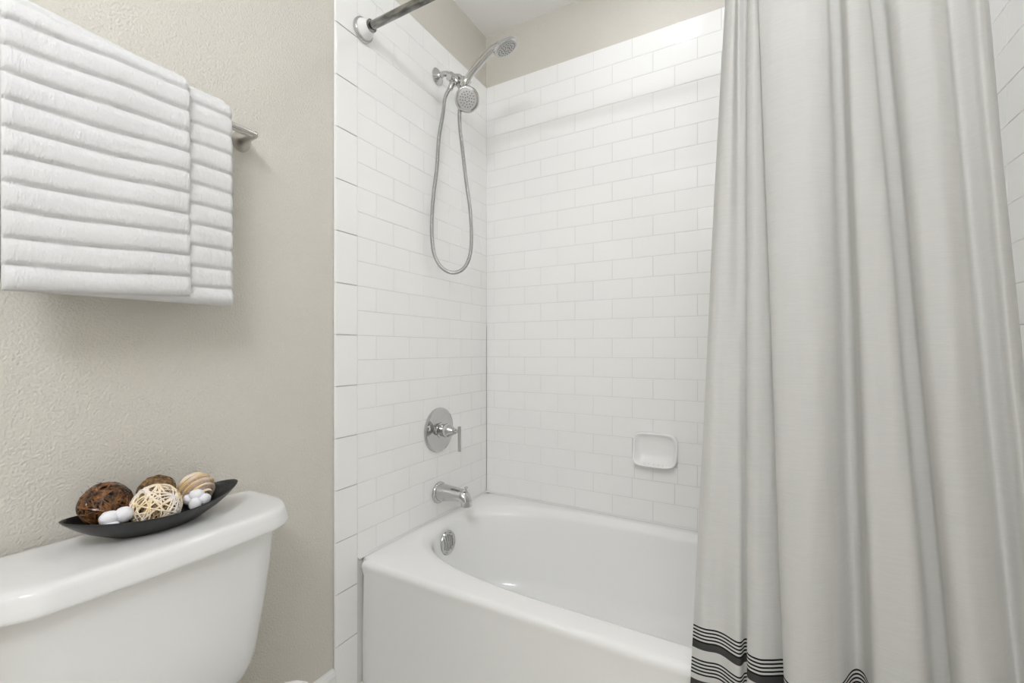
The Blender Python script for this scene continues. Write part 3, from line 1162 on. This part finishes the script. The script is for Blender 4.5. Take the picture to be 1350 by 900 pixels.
noise_color(M['rope2'], (0.46, 0.38, 0.33), (0.30, 0.21, 0.13), 260, 3.0)
add_bump(M['rope2'], 500, 0.6, 0.002)


def strands(mb, rnd, R, k, r, wob, n=5, seg=44, arc=(0.55, 1.0)):
    """wind thin canes round a sphere along tilted, slightly bent great circles"""
    for _ in range(k):
        ax = Vector((rnd.gauss(0, 1), rnd.gauss(0, 1), rnd.gauss(0, 1))).normalized()
        m = frame_to(ax, (0, 0, 0)).to_3x3()
        off = rnd.uniform(-0.72, 0.72) * R
        rr = math.sqrt(R * R - off * off)
        a0 = rnd.uniform(0, 2 * PI)
        ln = 2 * PI * rnd.uniform(*arc)
        ph, w = rnd.uniform(0, 6), rnd.uniform(0.3, 1) * wob
        lift = rnd.uniform(-0.04, 0.02) * R
        pts = []
        for q in range(seg + 1):
            a = a0 + ln * q / seg
            p = Vector((rr * math.cos(a), rr * math.sin(a), off + w * R * math.sin(2 * a + ph)))
            p = p.normalized() * (R + lift * math.sin(a * 1.3 + ph))
            pts.append(m @ p)
        mb.tube(pts, r * rnd.uniform(0.75, 1.3), n)


def build_balls():
    rnd = random.Random(5)
    # open cream ball
    t = empty('wicker_ball', (0.118, -1.332, 0.7610))
    R = 0.0385
    mb = MB(); strands(mb, rnd, R, 42, 0.0013, 0.12)
    mb.build('outer_cane', M['cream'], t)
    mb = MB(); strands(mb, rnd, R * 0.86, 30, 0.0011, 0.2)
    mb.build('inner_cane', M['willow_in'], t)
    tag(t, 'open ball of pale cream wicker cane at the front of the black bowl', 'ball', 'decorative balls in the black bowl')
    # dark vine ball
    t = empty('vine_ball', (0.073, -1.390, 0.7755))
    R = 0.0355
    mb = MB(); strands(mb, rnd, R, 70, 0.0019, 0.3)
    mb.build('vine', M['brown'], t)
    mb = MB(); mb.sphere((0, 0, 0), R * 0.90, 24, 14)
    mb.build('core', M['core'], t)
    mb = MB()
    for k in range(5):
        d = Vector((rnd.uniform(-0.6, 0.3), rnd.uniform(-1, 0.0), rnd.uniform(0.1, 0.9))).normalized()
        s = d.cross(Vector((0, 0, 1))).normalized()
        mb.tube([d * R, d * (R + 0.004) + s * 0.004, d * (R + 0.006) + s * 0.011], 0.00035, 4)
    mb.build('loose_fibre', M['brown'], t)
    tag(t, 'dark glossy brown vine ball at the end of the black bowl', 'ball', 'decorative balls in the black bowl')
    # small coir ball behind
    t = empty('coir_ball', (0.0555, -1.306, 0.7715))
    R = 0.0305
    mb = MB(); mb.sphere((0, 0, 0), R, 48, 30, lambda d: 1 + 0.03 * noise.noise(d * 22) + 0.03 * noise.noise(d * 45))
    mb.build('fibre', M['coir'], t)
    mb = MB(); strands(mb, rnd, R * 1.005, 30, 0.0007, 0.2, 4)
    mb.build('thread', M['coir'], t)
    tag(t, 'small rough brown coir ball behind the cream wicker ball', 'ball', 'decorative balls in the black bowl')
    # striped rope ball
    t = empty('rope_ball', (0.0800, -1.247, 0.7645))
    R = 0.0295
    ax = Vector((0.73, 0.11, -0.44)).normalized()
    m = frame_to(ax, (0, 0, 0))
    nb = 15
    for k in range(nb):
        th0, th1 = PI * k / nb, PI * (k + 1) / nb
        mb = MB()
        rs = []
        wide = 0.0045 if k % 2 == 0 else 0.0015
        for q in range(7):
            th = th0 + (th1 - th0) * q / 6
            b = R + wide * math.sin(PI * q / 6) * (1 if k % 2 == 0 else 0.6) - 0.001
            rs.append([m @ Vector((b * math.sin(th) * math.cos(2 * PI * j / 40), b * math.sin(th) * math.sin(2 * PI * j / 40), b * math.cos(th))) for j in range(40)])
        mb.rings(rs, k == 0, k == nb - 1)
        mb.build('rope_band', M['rope'] if k % 2 == 0 else M['rope2'], t)
    tag(t, 'ball wound with cream and grey brown rope stripes in the black bowl', 'ball', 'decorative balls in the black bowl')

    # cotton bolls
    def boll(name, loc, lobes, label, front):
        t = empty(name, loc)
        for c, r in lobes:
            mb = MB()
            mb.sphere(c, r, 28, 18, lambda d: 1 + 0.05 * noise.noise(d * 3 + Vector(c) * 50) + 0.02 * noise.noise(d * 11))
            mb.build('cotton_lobe', M['cotton'], t)
        mb = MB()
        for k in range(5):
            a = 2 * PI * k / 5 + 0.3
            mb.tube([(0, 0, -0.012), (0.010 * math.cos(a), 0.010 * math.sin(a), -0.012), (0.018 * math.cos(a), 0.018 * math.sin(a), -0.006)], [0.003, 0.003, 0.0006], 6, ell=(0.4, 1))
        mb.build('husk', M['husk'], t)
        tag(t, label, 'cotton boll', 'cotton bolls in the black bowl')

    boll('cotton_boll', (0.119, -1.391, 0.7590), [((0, -0.009, 0.002), (0.0125, 0.0145, 0.0125)), ((0.003, 0.010, 0.003), (0.0125, 0.0135, 0.0135)), ((0.007, -0.010, -0.008), (0.011, 0.012, 0.006)), ((-0.012, 0.001, -0.002), (0.010, 0.012, 0.010))],
         'white cotton boll tucked beside the dark brown vine ball', 1)
    boll('cotton_boll', (0.118, -1.2655, 0.7535), [((0.010, -0.006, -0.006), (0.0115, 0.0105, 0.0125)), ((0.004, 0.013, -0.002), (0.0115, 0.012, 0.0105)), ((-0.004, 0.003, 0.008), (0.012, 0.014, 0.0105)), ((-0.010, -0.008, 0.001), (0.010, 0.011, 0.010))],
         'white cotton boll tucked beside the striped rope ball', 1)


build_balls()


# ------------------------------------------------------------------ lamps
def build_lamps():
    t = empty('recessed_light', (0.80, -0.41, CEIL))
    mb = MB()
    N = 48
    prof = [(0.092, -0.0005), (0.092, -0.004), (0.084, -0.006), (0.073, -0.005), (0.072, -0.0005)]
    mb.rings([[(r * math.cos(2 * PI * j / N), r * math.sin(2 * PI * j / N), h) for j in range(N)] for r, h in prof[::-1]])
    mb.build('trim_ring', M['white_trim'], t)
    mb = MB()
    mb.lathe([(0, -0.012), (0.03, -0.0112), (0.055, -0.009), (0.067, -0.006), (0.0715, -0.003), (0.0715, -0.0008), (0, -0.0008)], N, None)
    mb.build('lens', M['tub_lamp'], t)
    tag(t, 'round white ceiling light above the bathtub', 'light')

    t = empty('vanity_light', (1.155, REAR, 2.17))
    mb = MB()
    mb.box((-0.345, 0.0005, -0.055), (0.345, 0.030, 0.055))
    mb.build('back_plate', M['nickel'], t, smooth=False)
    for k in range(4):
        x = -0.285 + 0.19 * k
        mb = MB()
        mb.lathe([(0, 0.028), (0.03, 0.028), (0.028, 0.05), (0.022, 0.056), (0, 0.056)], 24, frame_to((0, 1, 0), (x, 0, 0)))
        mb.build('socket', M['nickel'], t)
        mb = MB()
        mb.sphere((x, 0.112, 0), 0.060, 28, 18)
        mb.build('globe', M['globe'], t)
    tag(t, 'four globe vanity light bar on the rear wall', 'light')


build_lamps()
